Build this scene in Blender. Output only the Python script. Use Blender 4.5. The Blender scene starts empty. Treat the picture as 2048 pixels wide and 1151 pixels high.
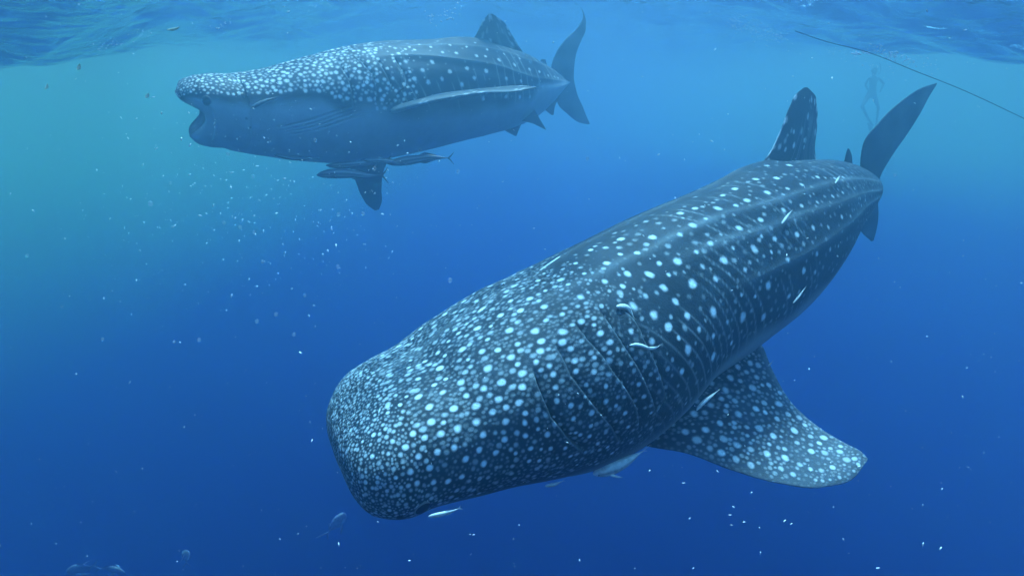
import bpy, math, random
import numpy as np
from mathutils import Vector, Matrix, Euler

# ------------------------------------------------------------------ camera, light, exposure
R = math.radians
S = bpy.context.scene
S.render.engine = 'CYCLES'
S.render.resolution_x, S.render.resolution_y = 1024, 575
cy = S.cycles
cy.use_denoising = True
cy.max_bounces = 12; cy.volume_bounces = 9; cy.diffuse_bounces = 3; cy.glossy_bounces = 3
cy.transmission_bounces = 3; cy.transparent_max_bounces = 12
cy.caustics_reflective = False; cy.caustics_refractive = False
S.view_settings.view_transform = 'Standard'; S.view_settings.look = 'None'
S.view_settings.gamma = 1.0; S.view_settings.use_curve_mapping = False
S.view_settings.exposure = 2.25

PITCH = R(17.6)
cd = bpy.data.cameras.new('camera'); cam = bpy.data.objects.new('camera', cd)
S.collection.objects.link(cam); S.camera = cam
cd.sensor_width = 36; cd.lens = 18; cd.clip_start = .05; cd.clip_end = 1000
cam.rotation_euler = (R(90)-PITCH, 0, 0)

SUN_EL, SUN_AZ = 68, 8
w = bpy.data.worlds.new('World'); S.world = w; w.use_nodes = True
sky = w.node_tree.nodes.new('ShaderNodeTexSky'); sky.sky_type = 'NISHITA'; sky.sun_disc = False
sky.sun_elevation = R(SUN_EL); sky.sun_rotation = R(SUN_AZ)
bg = w.node_tree.nodes['Background']; w.node_tree.links.new(sky.outputs[0], bg.inputs[0]); bg.inputs[1].default_value = .15
ld = bpy.data.lights.new('sun', 'SUN'); sun = bpy.data.objects.new('sun', ld); S.collection.objects.link(sun)
ld.energy = 3.0; ld.angle = R(10); ld.color = (1, .95, .88)
sd = Vector((math.sin(R(SUN_AZ))*math.cos(R(SUN_EL)), math.cos(R(SUN_AZ))*math.cos(R(SUN_EL)), math.sin(R(SUN_EL))))
sun.rotation_euler = sd.to_track_quat('Z', 'Y').to_euler()

# ------------------------------------------------------------------ helpers
COL = S.collection
FWD = np.array([0, math.cos(PITCH), -math.sin(PITCH)]); UPV = np.array([0, math.sin(PITCH), math.cos(PITCH)]); RGT = np.array([1., 0, 0])
def at(x, y, d):
    """world point at distance d (metres along the view) in the direction of photograph position x, y"""
    return d*(FWD+RGT*(x-1024)/1024+UPV*(575.5-y)/1024)
def tag(o, label=None, cat=None, group=None, kind=None):
    for k, v in (('label', label), ('category', cat), ('group', group), ('kind', kind)):
        if v: o[k] = v
    return o
def mesh_obj(name, verts, faces, mat=None, attrs=None, parent=None, smooth_=True, loc=None):
    """faces: an (n,4) or (n,3) array, or a list of such arrays"""
    me = bpy.data.meshes.new(name)
    V = np.asarray(verts, np.float32).reshape(-1, 3)
    if loc is not None: V = V-np.asarray(loc, np.float32)
    fl = faces if isinstance(faces, list) else [faces]
    fl = [np.asarray(f, np.int32) for f in fl if len(f)]
    tot = np.concatenate([np.full(len(f), f.shape[1], np.int32) for f in fl]); idx = np.concatenate([f.ravel() for f in fl])
    me.vertices.add(len(V)); me.vertices.foreach_set('co', V.ravel())
    me.loops.add(len(idx)); me.loops.foreach_set('vertex_index', idx)
    me.polygons.add(len(tot)); st = np.concatenate([[0], np.cumsum(tot)[:-1]]).astype(np.int32)
    me.polygons.foreach_set('loop_start', st); me.polygons.foreach_set('loop_total', tot)
    me.polygons.foreach_set('use_smooth', np.full(len(tot), smooth_, bool))
    me.update(calc_edges=True)
    for k, a in (attrs or {}).items():
        at_ = me.attributes.new(k, 'FLOAT', 'POINT'); at_.data.foreach_set('value', np.asarray(a, np.float32).ravel())
    if mat: me.materials.append(mat)
    o = bpy.data.objects.new(name, me); COL.objects.link(o)
    if loc is not None: o.location = tuple(float(x) for x in loc)
    if parent:
        o.parent = parent
        if loc is None: o.matrix_parent_inverse = Matrix.Translation(-Vector(parent.location))
        else: o.location = Vector(o.location)-Vector(parent.location)
    return o
def grid_faces(n, m, off=0, wrap=True, flip=False):
    i = np.arange(n-1)[:, None]; j = np.arange(m if wrap else m-1)[None, :]; j2 = (j+1) % m
    f = np.stack([i*m+j+0*j, i*m+j2, (i+1)*m+j2, (i+1)*m+j], -1).reshape(-1, 4)+off
    return f[:, ::-1] if flip else f
class Parts:
    """several sheets collected into one mesh with its per-vertex pigment values"""
    def __init__(s): s.v = []; s.f = []; s.a = {}; s.n = 0
    def add(s, V, faces, **at_):
        V = np.asarray(V, float).reshape(-1, 3)
        for k in set(list(s.a)+list(at_)):
            if k not in s.a: s.a[k] = [np.zeros(s.n)]
            s.a[k].append(np.broadcast_to(np.asarray(at_.get(k, 0.), float).ravel(), (len(V),)) if np.size(at_.get(k, 0.)) in (1, len(V)) else None)
        s.v.append(V); s.f += [np.asarray(f)+s.n for f in (faces if isinstance(faces, list) else [faces])]; s.n += len(V)
    def build(s, name, mat, loc=None, parent=None):
        q = [f for f in s.f if f.shape[1] == 4]; t = [f for f in s.f if f.shape[1] == 3]
        fl = ([np.concatenate(q)] if q else [])+([np.concatenate(t)] if t else [])
        return mesh_obj(name, np.concatenate(s.v), fl, mat, {k: np.concatenate(a) for k, a in s.a.items()}, parent, True, loc)

def new_mat(name):
    m = bpy.data.materials.new(name); m.use_nodes = True; nt = m.node_tree
    return m, nt, nt.nodes['Principled BSDF']
def N(nt, t, **kw):
    n = nt.nodes.new('ShaderNode'+t)
    for k, v in kw.items():
        if k in n.inputs: n.inputs[k].default_value = v
        else: setattr(n, k, v)
    return n
def noise(nt, scale, detail=4, rough=.55, vec=None, dist=0.):
    n = N(nt, 'TexNoise'); n.inputs['Scale'].default_value = scale; n.inputs['Detail'].default_value = detail
    n.inputs['Roughness'].default_value = rough; n.inputs['Distortion'].default_value = dist
    if vec is None:
        tc = N(nt, 'TexCoord'); vec = tc.outputs['Object']
    nt.links.new(vec, n.inputs['Vector']); return n.outputs[0]
def math_(nt, op, a, b=None, clamp=False):
    n = N(nt, 'Math', operation=op); n.use_clamp = clamp
    for i, x in enumerate((a, b)):
        if x is None: continue
        if isinstance(x, (int, float)): n.inputs[i].default_value = x
        else: nt.links.new(x, n.inputs[i])
    return n.outputs[0]
def mapr(nt, x, a, b, c, d):
    n = N(nt, 'MapRange'); nt.links.new(x, n.inputs[0])
    for i, v in enumerate((a, b, c, d)): n.inputs[i+1].default_value = v
    return n.outputs[0]
def mixc(nt, f, a, b):
    n = nt.nodes.new('ShaderNodeMix'); n.data_type = 'RGBA'
    if isinstance(f, (int, float)): n.inputs[0].default_value = f
    else: nt.links.new(f, n.inputs[0])
    for i, c in ((6, a), (7, b)):
        if isinstance(c, tuple): n.inputs[i].default_value = (*c, 1)
        else: nt.links.new(c, n.inputs[i])
    return n.outputs[2]
def attr(nt, name):
    n = N(nt, 'Attribute'); n.attribute_name = name; return n.outputs['Fac']
def bump(nt, h, dist, strength=1.):
    n = N(nt, 'Bump'); n.inputs['Distance'].default_value = dist; n.inputs['Strength'].default_value = strength
    nt.links.new(h, n.inputs['Height']); return n.outputs[0]

# ------------------------------------------------------------------ materials
def skin_material(name, dark, pale, belly):
    m, nt, p = new_mat(name)
    mott = noise(nt, 5, 5, .6); fine = noise(nt, 60, 4, .6); blot = noise(nt, 22, 3, .6)
    base = mixc(nt, mapr(nt, mott, .3, .7, 0, 1), tuple(c*.62 for c in dark), tuple(c*1.5 for c in dark))
    base = mixc(nt, mapr(nt, blot, .55, .75, 0, .25), base, tuple(c*2 for c in dark))
    sp = attr(nt, 'spot')  # pale spots, plus the painted crest light and specular streaks
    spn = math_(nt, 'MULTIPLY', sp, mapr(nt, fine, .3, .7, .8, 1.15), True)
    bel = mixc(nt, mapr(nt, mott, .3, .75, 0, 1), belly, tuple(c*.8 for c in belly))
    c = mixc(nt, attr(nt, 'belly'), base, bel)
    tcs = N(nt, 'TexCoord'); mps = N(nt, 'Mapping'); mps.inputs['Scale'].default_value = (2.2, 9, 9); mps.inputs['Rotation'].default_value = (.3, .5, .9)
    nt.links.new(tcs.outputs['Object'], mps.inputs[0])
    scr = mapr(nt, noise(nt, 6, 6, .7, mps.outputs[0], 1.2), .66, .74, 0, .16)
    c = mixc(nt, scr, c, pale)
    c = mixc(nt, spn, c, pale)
    vo = N(nt, 'TexVoronoi'); vo.inputs['Scale'].default_value = 7.5; tcv = N(nt, 'TexCoord'); nt.links.new(tcv.outputs['Object'], vo.inputs['Vector'])
    pores = mapr(nt, vo.outputs['Distance'], .025, .05, .8, 0)
    cr = math_(nt, 'MAXIMUM', attr(nt, 'crease'), pores, True)
    c = mixc(nt, cr, c, (.012, .014, .016))
    nt.links.new(c, p.inputs['Base Color'])
    p.inputs['Roughness'].default_value = .55; p.inputs['Specular IOR Level'].default_value = .15
    h = math_(nt, 'ADD', fine, math_(nt, 'MULTIPLY', noise(nt, 220, 2), .4))
    nt.links.new(bump(nt, h, .006, .7), p.inputs['Normal'])
    return m
M = {}
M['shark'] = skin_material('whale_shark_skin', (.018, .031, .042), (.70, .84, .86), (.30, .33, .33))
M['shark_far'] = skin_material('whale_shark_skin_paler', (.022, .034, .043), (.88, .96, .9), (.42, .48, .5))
def plain(name, col, rough=.5, spec=.5, var=.25, scale=8, metal=0., alpha=1.):
    m, nt, p = new_mat(name)
    n = noise(nt, scale, 4)
    nt.links.new(mixc(nt, mapr(nt, n, .3, .7, 0, 1), tuple(c*(1-var) for c in col), tuple(min(1, c*(1+var)) for c in col)), p.inputs['Base Color'])
    p.inputs['Roughness'].default_value = rough; p.inputs['Specular IOR Level'].default_value = spec
    p.inputs['Metallic'].default_value = metal; p.inputs['Alpha'].default_value = alpha
    return m
M['eye'] = plain('eye_black', (.012, .014, .018), .2, .6, .1)
M['iris'] = plain('eye_ring', (.16, .18, .17), .4, .5, .2)
def pale_fish_material():
    m, nt, p = new_mat('pale_fish_skin')
    n = noise(nt, 40, 4)
    c = mixc(nt, math_(nt, 'MULTIPLY', attr(nt, 'stripe'), .75), mixc(nt, mapr(nt, n, .3, .7, 0, 1), (.5, .55, .5), (.8, .85, .78)), (.05, .06, .06))
    nt.links.new(c, p.inputs['Base Color']); p.inputs['Roughness'].default_value = .4
    return m
M['palefish'] = pale_fish_material()
def remora_material():
    m, nt, p = new_mat('remora_skin')
    st = attr(nt, 'stripe'); n = noise(nt, 12, 4)
    c = mixc(nt, st, mixc(nt, mapr(nt, n, .3, .7, 0, 1), (.05, .06, .065), (.085, .095, .1)), (.42, .46, .46))
    nt.links.new(c, p.inputs['Base Color']); p.inputs['Roughness'].default_value = .4
    return m
M['remora'] = remora_material()
M['jack'] = plain('silver_fish_skin', (.30, .36, .38), .5, .4, .3, 14)
M['wetsuit'] = plain('wetsuit_black', (.02, .022, .025), .7, .3, .2)
M['skin'] = plain('person_skin', (.42, .27, .2), .6, .3, .1)
M['rope'] = plain('rope_dark', (.03, .035, .04), .8, .2, .3, 60)
M['leaf'] = plain('leaf_yellow', (.85, .85, .45), .6, .4, .3, 60)
M['plankton'] = plain('plankton_pale', (.9, .95, .88), .35, .6, .05)
M['backscatter'] = plain('backscatter_translucent', (.9, .95, .92), 1., 0., .1, alpha=.10)
M['bubble'] = plain('bubble_white', (.9, .95, .95), .2, .8, .05)
# ------------------------------------------------------------------ geometry helpers
def nrm(v): return v / np.maximum(np.linalg.norm(v, axis=-1, keepdims=True), 1e-12)
def crom(x, y, xq):
    """smooth interpolation through the stations of a profile"""
    x = np.asarray(x, float); y = np.asarray(y, float); xq = np.asarray(xq, float)
    m = np.gradient(y, x, axis=0)
    k = np.clip(np.searchsorted(x, xq, side='right') - 1, 0, len(x) - 2)
    H = x[k+1] - x[k]; t = (xq - x[k]) / H
    if y.ndim > 1: H = H[:, None]; t = t[:, None]
    return (2*t**3-3*t**2+1)*y[k] + (t**3-2*t**2+t)*H*m[k] + (-2*t**3+3*t**2)*y[k+1] + (t**3-t**2)*H*m[k+1]
def fnoise(p, f, seed=0):
    """cheap smooth noise of a point array, about -1..1"""
    r = np.random.RandomState(seed); a = np.zeros(p.shape[:-1])
    for k in range(7):
        w = r.normal(size=3); w = w/np.linalg.norm(w)*f*r.uniform(.6, 1.6)
        a += np.sin(p @ w + r.uniform(0, 6.28))
    return a/3.2
def smooth(a, b, x):
    t = np.clip((x-a)/(b-a), 0, 1); return t*t*(3-2*t)

class Body:
    """the trunk of an animal: sections (half width, half height above and below, squareness) along a spine,
    each with its own dorsal direction; u runs from snout to tail base, phi from the back down the left flank"""
    def __init__(s, S, us, phis):
        s.S = S; s.us = np.asarray(us, float); s.ph = np.asarray(phis, float)
        C = crom(S['u'], S['C'], s.us)
        Ud = nrm(crom(S['u'], S['U'], s.us))
        T = nrm(np.gradient(C, s.us, axis=0)); U = nrm(Ud - T*np.sum(Ud*T, 1)[:, None]); W = nrm(np.cross(T, U))
        if np.dot(W[len(W)//2], S['left']) < 0: W = -W
        s.C, s.T, s.U, s.W = C, T, U, W
        sc = crom(S['u'], S['s'], s.us)
        if 'nose' in S:
            un, pw = S['nose']; sn = crom(S['u'], S['s'], np.array([un]))[0]
            t = np.clip(s.us/un, 0, 1); prof = sn*(1-(1-t)**pw)**(1/pw)
            sc = np.where(s.us < un, prof, sc)
        s.sc = sc
        A = sc*crom(S['u'], S['A'], s.us); Bt = sc*crom(S['u'], S['Bt'], s.us); Bb = sc*crom(S['u'], S['Bb'], s.us)
        e = crom(S['u'], S['e'], s.us)
        s.L = np.concatenate([[0], np.cumsum(np.linalg.norm(np.diff(C, axis=0), axis=1))])
        c, si = np.cos(s.ph), np.sin(s.ph)
        E = (2/e)[:, None]
        X = A[:, None]*np.sign(si)*np.abs(si)**E
        Y = np.where(c > 0, Bt[:, None], Bb[:, None])*np.sign(c)*np.abs(c)**E
        k = np.ones_like(X)
        apos = np.abs((s.ph+np.pi) % (2*np.pi)-np.pi)
        for (uu, pp, amp, wd) in S.get('ridges', []):
            pk = np.interp(s.us, uu, pp)[:, None]; am = np.interp(s.us, [uu[0]-.01, uu[0]+.08, .9, 1], [0, amp, amp, amp*.6])[:, None]
            am = am*(s.us[:, None] >= uu[0]-.01)
            dd = (apos[None, :]-pk)/wd
            k += am*(np.exp(-np.abs(dd)**1.35)-.35*np.exp(-((dd-2.2)/1.3)**2))
        X = X*k; Y = Y*k
        sh = np.zeros_like(X)
        if 'mouth' in S:
            dep, um = S['mouth']
            sh = dep*(np.exp(-((apos-1.57)/.56)**2))[None, :]*((1-np.clip(s.us/um, 0, 1))**1.6)[:, None]
        if 'yaw' in S:
            k_, um = S['yaw']
            sh = sh-k_*np.sin(s.ph)[None, :]*((1-np.clip(s.us/um, 0, 1))**1.5)[:, None]*(np.minimum(1, s.us/.02)[:, None]**.5 if 'nose' in S else 1)
        s.V = C[:, None]+X[..., None]*W[:, None]+Y[..., None]*U[:, None]+sh[..., None]*T[:, None]
        s.apos = apos
    def normals(s):
        V = s.V; du = np.gradient(V, axis=0); dv = np.roll(V, -1, 1)-np.roll(V, 1, 1)
        n = nrm(np.cross(du, dv)); out = V-s.C[:, None]
        if np.mean(np.sum(n*out, -1)) < 0: n = -n
        return n

def fin_grid(LE, TE, n, m, thick, flare=0.0, tip=0.35):
    """a fin between its leading and trailing edge (matching 3D points from root to tip), with a rounded-nose section"""
    LE = np.asarray(LE, float); TE = np.asarray(TE, float)
    mid = (LE+TE)/2; t = np.concatenate([[0], np.cumsum(np.linalg.norm(np.diff(mid, axis=0), axis=1))]); t /= t[-1]
    v = np.linspace(0, 1, n); v = 1-(1-v)**1.15
    L = crom(t, LE, v); E = crom(t, TE, v)
    ch = E-L; cl = np.linalg.norm(ch, axis=1)
    span = np.gradient((L+E)/2, axis=0); N = nrm(np.cross(ch, span))
    for i in range(1, n):
        if cl[i] < .03*cl.max(): N[i] = N[i-1]
    th = np.linspace(0, 2*np.pi, m, endpoint=False)
    c = (1+np.cos(th))/2                                             # 1 = trailing edge
    prof = np.sign(np.sin(th))*(1.48*np.sqrt(c)-.63*c-1.76*c*c+1.42*c**3-.51*c**4)*1.0
    tt = thick*(1-v*(1-tip))*np.minimum(1, cl/np.maximum(cl.max()*.25, 1e-6))*(1+flare*np.exp(-(v/.09)**1.2))
    V = L[:, None]+ch[:, None]*c[None, :, None]+N[:, None]*(tt[:, None]*prof[None, :])[..., None]
    return V, v, c, th
# measured profiles of the two sharks (metres), their spots as (place along the body, angle round it, radius) and gill slits
NEAR_BODY = {"u":[0,0.02,0.06,0.11,0.17,0.23,0.29,0.35,0.42,0.5,0.58,0.66,0.74,0.82,0.9,1.0],"C":[[-0.8414,2.0806,-1.4966],[-0.7802,2.1236,-1.486],[-0.6807,2.1935,-1.472],[-0.5762,2.2669,-1.4525],[-0.4014,2.3943,-1.4478],[-0.2025,2.5294,-1.4186],[0.0266,2.6729,-1.3963],[0.2795,2.8321,-1.3907],[0.5822,3.0597,-1.3345],[0.9608,3.3706,-1.2144],[1.4161,3.7166,-1.1156],[1.8856,4.0867,-1.0073],[2.3647,4.4932,-0.8835],[2.913,4.9532,-0.7564],[3.4606,5.4,-0.6706],[4.0843,5.8819,-0.6397]],"U":[[-0.1068,0.0798,0.9911],[-0.1068,0.0798,0.9911],[-0.1068,0.0798,0.9911],[-0.1068,0.0798,0.9911],[-0.1377,0.0688,0.9881],[-0.1544,0.0552,0.9865],[-0.0976,0.0638,0.9932],[-0.1599,0.0721,0.9845],[-0.302,0.0708,0.9507],[-0.3002,0.064,0.9517],[-0.2643,0.063,0.9624],[-0.2982,0.08,0.9511],[-0.3043,0.0862,0.9487],[-0.2368,0.0586,0.9698],[-0.0797,-0.0247,0.9965],[0.0137,-0.0818,0.9966]],"left":[0.564,-0.791,0.238],"s":[0.3,0.4248,0.5161,0.5552,0.5886,0.6475,0.6778,0.6841,0.6735,0.6256,0.6375,0.6284,0.5848,0.4667,0.3398,0.0989],"A":[1,1,1,1,1,1,1,1,1,1,1,1,1,1,1,1],"Bt":[0.45,0.45,0.5,0.55,0.62,0.7,0.8,0.88,0.95,1,1,1,1,0.98,0.9,0.8],"Bb":[0.45,0.45,0.5,0.55,0.62,0.7,0.8,0.88,0.95,1,1,1,1,0.98,0.9,0.8],"e":[2.8,2.8,2.7,2.5,2.4,2.2,2.1,2.1,2,2,2,2,2,1.9,1.8,1.7],"nose":[0.085,2.9],"yaw":[0.08,0.22],"ridges":[[[0.27,0.33,0.38,0.46,0.52,0.57,0.64,0.72,0.8,1],[0.37,0.393,0.5,0.62,0.62,0.63,0.8,0.925,1.01,1.15],0.012,0.075],[[0.46,0.54,0.58,0.65,0.73,0.82,1],[0.86,0.908,0.969,1.073,1.248,1.335,1.45],0.012,0.075],[[0.5,0.58,0.63,0.72,0.85,1],[1.35,1.388,1.457,1.553,1.6,1.6],0.012,0.08],[[0.05,1],[0,0],0.012,0.045]]}
FAR_BODY = {"u":[0,0.015,0.04,0.08,0.14,0.2,0.27,0.34,0.42,0.5,0.58,0.66,0.74,0.82,0.88,0.94,1.0],"C":[[-3.8233,6.282,0.1255],[-3.7779,6.3049,0.1315],[-3.692,6.3613,0.1438],[-3.5381,6.4705,0.1576],[-3.3956,6.6351,0.1471],[-3.1781,6.8236,0.1462],[-2.8936,7.0589,0.1603],[-2.5923,7.3262,0.2094],[-2.2427,7.6403,0.2733],[-1.8565,7.9511,0.327],[-1.4406,8.2911,0.4066],[-0.9867,8.6529,0.489],[-0.5323,9.0409,0.5547],[-0.0788,9.4386,0.5847],[0.3218,9.768,0.6308],[0.6999,10.142,0.7186],[1.0806,10.531,0.7872]],"U":[[-0.0285,-0.1994,0.9795],[-0.0193,-0.1943,0.9807],[0.0136,-0.1748,0.9845],[0.1021,-0.1221,0.9873],[0.1326,-0.1033,0.9858],[0.0839,-0.1302,0.9879],[0.026,-0.1545,0.9876],[-0.0181,-0.1712,0.9851],[-0.012,-0.1713,0.9851],[-0.0223,-0.1743,0.9844],[-0.0391,-0.1785,0.9832],[-0.0161,-0.1749,0.9845],[0.0421,-0.1686,0.9848],[0.0546,-0.1673,0.9844],[-0.0222,-0.1632,0.9863],[-0.0441,-0.1583,0.9864],[-0.0149,-0.1595,0.9871]],"left":[0.654,-0.747,-0.122],"s":[0.345,0.42,0.47,0.505,0.545,0.5922,0.6508,0.7185,0.779,0.7834,0.7798,0.7575,0.7252,0.6483,0.5203,0.348,0.0472],"A":[1,1,1,1,1,1,1,1,1,1,1,1,1,1,1,1,1],"Bt":[0.75,0.8,0.82,0.82,0.82,0.85,0.9,0.92,0.95,1,1,1,1,1.0,1,0.8,0.5],"Bb":[0.75,0.8,0.82,0.82,0.85,0.9,0.95,1,1,1,1,1,1,1,1,0.8,0.5],"e":[2.4,2.4,2.4,2.3,2.2,2.1,2.1,2,2,2,2,2,1.9,1.8,1.7,1.5,1.5],"mouth":[0.21,0.1],"yaw":[-0.03,0.12],"ridges":[[[0.5,0.6,0.67,0.73,0.77,0.82,1],[0.38,0.401,0.436,0.489,0.524,0.602,0.75],0.016,0.07],[[0.45,0.54,0.6,0.66,0.72,0.76,0.85,0.95,1],[0.6,0.663,0.768,0.864,0.942,1.021,1.143,1.23,1.25],0.022,0.07],[[0.1,1],[0,0],0.012,0.05]]}
FINS = {"near":{"dorsal":[[[1.691,4.084,-0.565],[1.931,4.316,-0.424],[2.206,4.58,-0.27],[2.407,4.809,-0.049],[2.56,5.001,0.17],[2.671,5.126,0.289],[2.785,5.232,0.344]],[[3.053,5.106,-0.633],[3.006,5.154,-0.385],[2.957,5.17,-0.229],[2.997,5.271,-0.02],[3.001,5.343,0.181],[2.952,5.342,0.292],[2.843,5.278,0.347]]],"second":[[[3.325,5.31,-0.481],[3.392,5.373,-0.362],[3.409,5.394,-0.279],[3.425,5.411,-0.225]],[[3.686,5.595,-0.507],[3.571,5.515,-0.371],[3.524,5.485,-0.284],[3.456,5.436,-0.226]]],"upper":[[[4.033,5.852,-0.764],[3.703,5.573,-0.427],[3.637,5.504,-0.194],[3.836,5.641,0.013],[4.174,5.886,0.22],[4.609,6.208,0.392],[5.046,6.537,0.48]],[[4.34,6.094,-0.843],[4.232,5.988,-0.543],[4.368,6.078,-0.353],[4.609,6.246,-0.119],[4.826,6.395,0.128],[4.945,6.471,0.32],[5.069,6.555,0.47]]],"lower":[[[3.911,5.743,-0.575],[3.902,5.753,-0.796],[3.875,5.745,-0.963],[4.1,5.934,-1.183],[4.439,6.209,-1.363]],[[4.194,5.965,-0.625],[4.327,6.084,-0.841],[4.432,6.176,-1.005],[4.504,6.247,-1.202],[4.505,6.26,-1.368]]],"pect":[[[0.628,2.8,-1.755],[0.831,2.753,-1.904],[1.064,2.696,-1.919],[1.311,2.606,-1.971],[1.581,2.53,-2.011],[1.834,2.507,-2.017],[2.017,2.54,-1.98],[2.122,2.605,-1.907]],[[1.523,3.503,-1.359],[1.824,3.45,-1.527],[1.85,3.307,-1.646],[1.9,3.104,-1.79],[2.015,2.917,-1.885],[2.097,2.755,-1.898],[2.113,2.656,-1.88],[2.132,2.618,-1.901]]]},"far":{"dorsal":[[[-0.845,8.667,1.076],[-0.596,8.843,1.313],[-0.518,8.888,1.441],[-0.439,8.93,1.59],[-0.362,8.983,1.67]],[[0.406,9.794,0.973],[0.179,9.55,1.201],[0.008,9.359,1.413],[-0.153,9.18,1.605],[-0.308,9.029,1.679]]],"second":[[[0.372,9.786,0.85],[0.461,9.855,1.02],[0.525,9.907,1.116]],[[0.718,10.141,0.813],[0.643,10.041,0.998],[0.6,9.982,1.125]]],"upper":[[[0.928,10.385,0.683],[0.721,10.123,1.006],[0.782,10.157,1.219],[0.971,10.318,1.491],[1.219,10.544,1.735],[1.325,10.629,1.918],[1.283,10.568,2.048],[1.143,10.414,2.099]],[[1.206,10.675,0.702],[1.188,10.613,1.011],[1.215,10.605,1.273],[1.318,10.675,1.542],[1.393,10.729,1.723],[1.38,10.69,1.903],[1.306,10.593,2.036],[1.153,10.423,2.109]]],"lower":[[[0.938,10.366,0.9],[0.866,10.358,0.414],[1.091,10.622,0.212],[1.361,10.928,0.055],[1.579,11.162,0.017]],[[1.171,10.608,0.921],[1.293,10.784,0.571],[1.421,10.947,0.372],[1.544,11.106,0.154],[1.627,11.211,0.027]]],"pect":[[[-1.745,7.289,0.158],[-1.444,6.986,0.195],[-1.185,6.814,0.249],[-0.757,6.66,0.324],[-0.327,6.625,0.379],[0.067,6.684,0.399],[0.3,6.857,0.451]],[[-1.364,7.653,0.313],[-1.198,7.51,0.359],[-0.97,7.369,0.409],[-0.624,7.276,0.447],[-0.222,7.181,0.478],[0.135,7.079,0.489],[0.317,6.966,0.464]]],"right":[[[-2.577,8.196,-0.289],[-2.515,8.142,-0.624],[-2.438,8.123,-0.851],[-2.374,8.114,-1.044],[-2.262,8.11,-1.224],[-2.173,8.11,-1.287]],[[-1.767,8.196,-0.289],[-1.969,8.205,-0.591],[-2.036,8.209,-0.744],[-2.065,8.188,-0.975],[-2.07,8.149,-1.167],[-2.112,8.125,-1.274]]],"pelvic":[[[0.273,9.298,0.372],[0.365,9.214,0.273],[0.445,9.067,0.141],[0.559,8.954,-0.05]],[[0.051,9.207,0.087],[0.323,9.139,0.038],[0.454,9.016,-0.019],[0.568,8.957,-0.074]]],"rpelvic":[[[-0.216,9.667,0.049],[-0.117,9.621,-0.097],[-0.018,9.605,-0.148],[0.054,9.594,-0.183]],[[0.189,9.694,0.134],[0.144,9.64,-0.037],[0.108,9.616,-0.114],[0.081,9.594,-0.183]]],"anal":[[[0.463,9.91,0.482],[0.563,9.855,0.309],[0.645,9.83,0.231],[0.717,9.813,0.179]],[[0.872,9.951,0.612],[0.854,9.91,0.482],[0.781,9.86,0.326],[0.754,9.813,0.179]]]}}
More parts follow.
